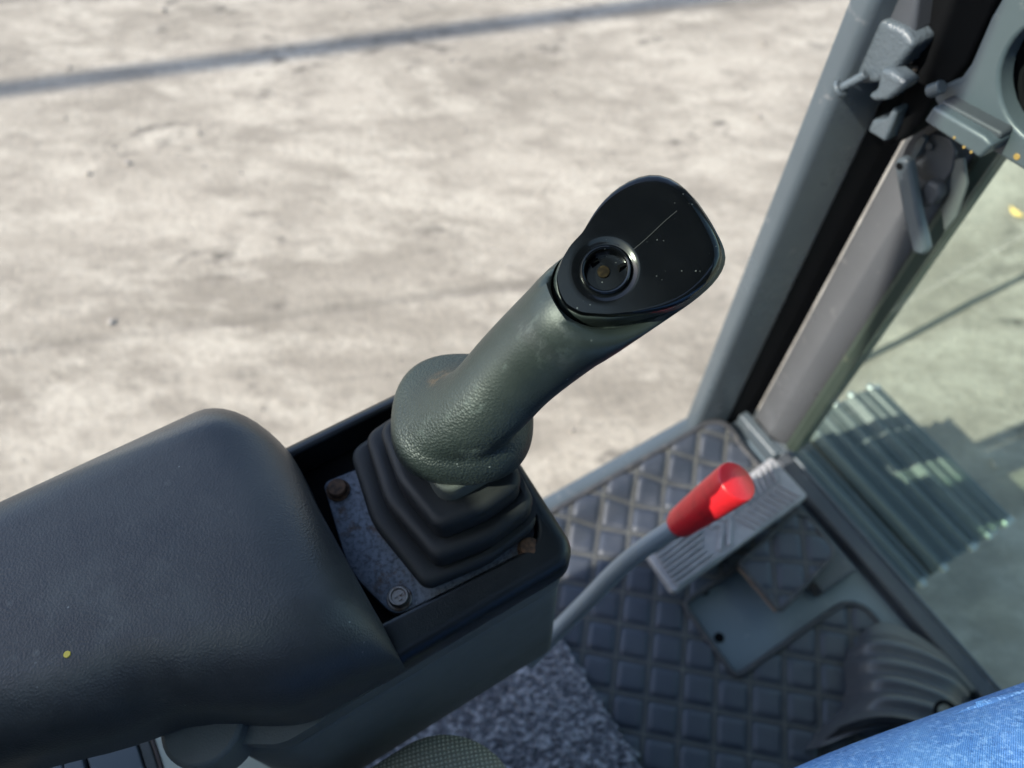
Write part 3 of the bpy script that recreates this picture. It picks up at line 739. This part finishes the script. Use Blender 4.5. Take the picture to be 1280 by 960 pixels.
MB().tube([pp(.40, .42, PZ), pp(.47, .30, PZ), pp(.53, .42, PZ), pp(.52, .62, PZ), pp(.44, .66, PZ)], .003, 8).build('emblem', m_pedal, ped)
q = pp(.5, .5); MB().box((q.x + .012, q.y, .03), (.03, .10, .07)).build('pedal_bracket', m_cabd, ped, 0, .004)

# ------------------------------------------------------------------ rubber bellows in front of the seat
bel = root('rubber_bellows', (.09, .55, 0), 'dark ribbed rubber bellows on the floor next to the denim leg', 'bellows')
Z6 = lambda x, y: (1000 + .2291 * x, 740 + .2291 * y)
arcs = [([(300, 292), (352, 205), (440, 167), (540, 182), (660, 245), (800, 350), (965, 530)], .030),
        ([(300, 300), (370, 278), (470, 272), (600, 300), (740, 355), (860, 425), (950, 540)], .066),
        ([(310, 388), (390, 376), (500, 376), (640, 405), (760, 445), (860, 490), (930, 560)], .080),
        ([(342, 492), (420, 478), (520, 476), (640, 505), (740, 540), (820, 575), (890, 625)], .094),
        ([(345, 595), (430, 578), (530, 576), (630, 592), (720, 620), (790, 655), (850, 690)], .108),
        ([(215, 735), (350, 690), (470, 678), (580, 690), (680, 715), (740, 735), (800, 760)], .118),
        ([(100, 850), (250, 790), (420, 740), (560, 735), (680, 760), (740, 780), (800, 800)], .090)]
A3 = []
for pts, z in arcs:
    n = len(pts); L3 = []
    for i, p in enumerate(pts):
        s = i / (n - 1); zz = z - .03 * abs(2 * s - 1) ** 3 * (1 if z > .05 else .3)
        L3.append(at(*Z6(*p), zz))
    dense = smooth_path(L3, 4); A3.append([Vector((dense[0].x - .004, dense[0].y, 0))] + dense + [Vector((dense[-1].x + .004, dense[-1].y + .002, 0))])
bars = [A3[0]]
for i in range(1, len(A3)):
    a, b = A3[i - 1], A3[i]
    dn = .011 if i > 1 else .004
    for t, hgt in ((.22, -.25), (.45, -1.0), (.62, -1.0), (.8, -.30)):
        bars.append([p.lerp(q, t) + Vector((0, 0, hgt * dn if 0 < k < len(a) - 1 else 0)) for k, (p, q) in enumerate(zip(a, b))])
    bars.append(b)
m_bel = grain_black('dark_bellows_rubber', (.050, .053, .062), .42, 800, .0001, .5, (.07, .07, .075))
MB().loft(bars, False, False, False).build('folds', m_bel, bel, 80)
q = at(*Z6(790, 650), .125)
def torus(c, nrm, R1, r1, n=28, k=10):
    nrm = nrm.normalized(); a = nrm.orthogonal().normalized(); b = nrm.cross(a); rings = []
    for i in range(n + 1):
        th = 2 * math.pi * i / n; d = a * math.cos(th) + b * math.sin(th)
        rings.append([c + d * (R1 + r1 * math.cos(p)) + nrm * (r1 * math.sin(p)) for p in (2 * math.pi * j / k for j in range(k))])
    return MB().loft(rings, False, False)
torus(q, Vector((.2, -.3, .9)), .011, .0026).build('eyelet', m_black, bel)

# ------------------------------------------------------------------ seat
m = MB(); SP = [(-.112, -.60), (.50, -.60), (.50, .030), (-.112, .030)]
m_fb = m_fabric
wv1 = m_fb.n('ShaderNodeTexWave', wave_type='BANDS', bands_direction='X'); wv1.inputs['Scale'].default_value = 95; wv1.inputs['Distortion'].default_value = .6
wv2 = m_fb.n('ShaderNodeTexWave', wave_type='BANDS', bands_direction='Y'); wv2.inputs['Scale'].default_value = 95; wv2.inputs['Distortion'].default_value = .6
rt = m_fb.coords((1, 1, 1), (0, 0, R_(18))); m_fb.l(rt, wv1.inputs['Vector']); m_fb.l(rt, wv2.inputs['Vector'])
wvp = m_fb.mul(wv1.outputs['Fac'], wv2.outputs['Fac']); m_fb.mix(m_fb.ramp(wvp, .15, .7), (.46, .46, .39)); m_fb.bump(wvp, .0012, .9)
rslab(m, SP, [.08, .10, .10, .062], .40, .512, .035, .03, 8, 10)
seat = root('operator_seat', (.19, -.28, 0), 'operator seat cushion in woven grey green fabric beside the console', 'seat')
m.build('cushion', m_fabric, seat, 60)
m = MB(); rslab(m, rect(-.02, -.68, .44, -.56), .05, .52, 1.34, .06, .02, 5, 6); m.build('unseen_backrest', m_cabd, seat, 60)  # unseen dark backrest, added to hold back light on the console
MB().box((.19, -.25, .2), (.40, .50, .40)).build('seat_base', m_cabd, seat, 0, .02)

# ------------------------------------------------------------------ person: the operator's legs
per = root('person', (.2, -.1, .5), 'seated person in blue jeans, left thigh reaching into the picture', 'person')
bm = bmesh.new(); layer = bm.verts.layers.skin.verify()
def jv(p, r, rt=False):
    v = bm.verts.new(Vector(p) - Vector(per.location)); v[layer].radius = r if isinstance(r, tuple) else (r * 1.2, r * 1.2); v[layer].use_root = rt; return v
pel = jv((.27, -.22, .62), (.13, .12), True); wst = jv((.27, -.26, .78), (.15, .11)); bm.edges.new((pel, wst))
for sgn, pts in ((-1, [((.144, -.12, .605), .092), ((.128, .10, .600), .092), ((.158, .25, .600), .084), ((.186, .40, .600), .075), ((.205, .50, .585), .066), ((.33, .50, .33), .055), ((.36, .46, .10), .045), ((.40, .60, .05), .04)]), (1, [((.38, -.12, .605), .092), ((.42, .10, .60), .090), ((.46, .40, .60), .074), ((.48, .50, .585), .066), ((.50, .50, .33), .055), ((.51, .46, .10), .045), ((.52, .60, .05), .04)])):
    prev = pel
    for p, r in pts: v = jv(p, r); bm.edges.new((prev, v)); prev = v
me = bpy.data.meshes.new('jeans'); bm.to_mesh(me); bm.free()
ob = bpy.data.objects.new('jeans', me); COL.objects.link(ob); ob.parent = per; me.materials.append(m_denim.m)
md = ob.modifiers.new('skin', 'SKIN'); md.use_smooth_shade = True
md = ob.modifiers.new('sub', 'SUBSURF'); md.levels = 3; md.render_levels = 3

m_hem = Mt('dark_denim_seam', (.05, .13, .33), .85); hn = m_hem.noise(500, 2); m_hem.mix(m_hem.ramp(hn, .5, .65, 0, .6), (.25, .42, .75))
sp_ = [at(u, v, z) for u, v, z in ((1196, 893, .63), (1215, 886, .63), (1240, 879, .63), (1262, 873, .63), (1290, 866, .63), (1320, 858, .63))]
sp_ = smooth_path(sp_, 6); MB().tube(sp_, [.0008 + .0026 * min(1, k / 12) for k in range(len(sp_))], 10).build('side_seam', m_hem, per)
m = MB()
for a, b in zip(sp_[8:], sp_[9:]):
    for t_ in (0, .33, .66):
        q = a.lerp(b, t_); d_ = (b - a).normalized(); up_ = (CP - q).normalized(); sd_ = d_.cross(up_).normalized()
        m.tube([q + sd_ * .0028 + up_ * .0006, q + up_ * .0036, q - sd_ * .0028 + up_ * .0006], .0005, 5)
tag(m.build('overlock_thread', m_denim, per, 0), kind='stuff')

# ------------------------------------------------------------------ latch hardware at the top of the window post
def plate_y(pts, y, th, name, mt, parent, bevel=.0025, tilt=0.):
    """flat fitting cut to that outline, standing in the plane y and th thick"""
    P = [aty(u, v, y) for u, v in pts]
    m = MB(); m.loft([P, [p + Vector((0, th, 0)) for p in P]]); return m.build(name, mt, parent, 35, bevel, 3)
lat = root('window_catch', (-.36, .60, .66), 'glossy blue grey window catch with round headed pin on the door pillar', 'window catch')
plate_y([(1086, 18), (1128, 36), (1143, 56), (1122, 84), (1098, 104), (1066, 108), (1058, 96), (1070, 56)], .598, .03, 'catch_block', m_cast, lat, .005)
plate_y([(1092, -30), (1150, -30), (1142, 44), (1126, 40), (1088, 22)], .606, .03, 'guide_rail', m_cabd, lat, .004)
plate_y([(1099, 86), (1112, 88), (1133, 104), (1128, 112), (1108, 126), (1092, 128), (1083, 120), (1095, 112), (1098, 98)], .590, .02, 'hook', m_cast, lat, .004)
pa, pb = aty(1082, 93, .592), aty(1053, 109, .585)
MB().tube([pa, pb], .0042, 12).build('pin', m_cast, lat)
pd = (pb - pa).normalized(); MB().tube([pb, pb + pd * .004], .0088, 20).build('pin_head', m_cab, lat, 40, .001)
plate_y([(1084, 164), (1090, 150), (1107, 149), (1116, 134), (1121, 138), (1115, 156), (1106, 178)], .61, .025, 'stop_block', m_cast, lat, .003)
plate_y([(1148, -30), (1260, -30), (1210, 80), (1190, 104), (1164, 128), (1150, 156), (1132, 172), (1112, 184), (1098, 178), (1118, 150), (1132, 110), (1146, 60)], .625, .03, 'dark_cover', m_black, lat, .004)
for a_, b_ in (((1145, 86), (1131, 84)),): MB().tube([aty(*a_, .62), aty(*b_, .62)], .0028, 8).build('split_pin', m_bolt, lat)

brk = root('round_housing', (-.24, .62, .74), 'blue grey bracket around a large round dark housing at the top right', 'housing')
arcp = [(1330 + 82 * math.cos(R_(a)), 103 + 84 * math.sin(R_(a))) for a in range(250, 100, -10)]
plate_y([(1281, -40), (1251, 0), (1238, 22), (1213, 80), (1200, 98), (1180, 106), (1166, 122), (1172, 134), (1190, 150), (1244, 192), (1300, 226)] + arcp[::-1], .612, .02, 'bracket', m_cab, brk, .003)
plate_y([(1154, 152), (1166, 133), (1230, 171), (1240, 182), (1224, 199)], .588, .03, 'mounting_foot', m_cab, brk, .003)
plate_y([(1170, 130), (1178, 126), (1252, 166), (1250, 174), (1230, 172)], .598, .02, 'foot_lip', m_cabd, brk, .002)
for u, v in ((1193, 172), (1205, 184), (1214, 190)):
    q = aty(u, v, .588); MB().tube([q + Vector((0, .001, 0)), q + Vector((0, -.0006, 0))], [.0016, .0011], 7).build('paint_fleck', m_ochre, brk)
q = aty(1271, 196, .612); MB().tube([q + Vector((0, .001, 0)), q + Vector((0, -.0006, 0))], [.0036, .0026], 9).build('paint_fleck', m_ochre, brk)
pts = [(1340 + 92 * math.cos(R_(a)), 103 + 98 * math.sin(R_(a))) for a in range(0, 360, 15)]
plate_y(pts, .645, .02, 'housing_disc', m_dark, brk, .004)
pts2 = [(1348 + 72 * math.cos(R_(a)), 103 + 78 * math.sin(R_(a))) for a in range(0, 360, 15)]
plate_y(pts2, .64, .006, 'housing_face', m_dark, brk, .004)
pa, pb = aty(1162, 114, .60), aty(1178, 108, .60); MB().tube([pa, pb], .006, 14).build('bracket_bolt', m_cab, brk, 40, .001)

# latch lever and hinge plate belong to the front window
hp = [(1174 + 22 * math.cos(R_(a)), 196 + 30 * math.sin(R_(a))) for a in range(0, 360, 18)]
plate_y([(1152, 172), (1166, 166), (1186, 172), (1194, 190), (1190, 214), (1176, 232), (1156, 228), (1134, 212), (1136, 198)], .668, .006, 'hinge_plate', m_cabd, fw, .002)
q = aty(1163, 182, .666); MB().tube([q, q + Vector((0, -.003, 0))], .0045, 14).build('rivet', m_cabd, fw, 40, .001)
plate_y([(1138, 196), (1144, 176), (1152, 169), (1157, 174), (1150, 190), (1142, 200)], .660, .006, 'hinge_tab', m_cab, fw, .001)
plate_y([(1117, 206), (1119, 200), (1127, 197), (1134, 201), (1137, 212), (1146, 262), (1158, 314), (1153, 320), (1140, 316), (1128, 268)], .640, .012, 'latch_lever', m_cab, fw, .0035)
q = aty(1124, 208, .6395); MB().tube([q, q + Vector((0, .002, 0))], .004, 12).build('lever_hole', m_black, fw)
plate_y([(1148, 236), (1158, 226), (1172, 232), (1176, 246), (1166, 258), (1150, 262)], .655, .014, 'latch_knob', m_cabd, fw, .004)
plate_y([(1192, 200), (1204, 198), (1208, 230), (1196, 270), (1180, 290), (1176, 262), (1186, 240)], .670, .004, 'keeper_plate', m_track, fw, .001)
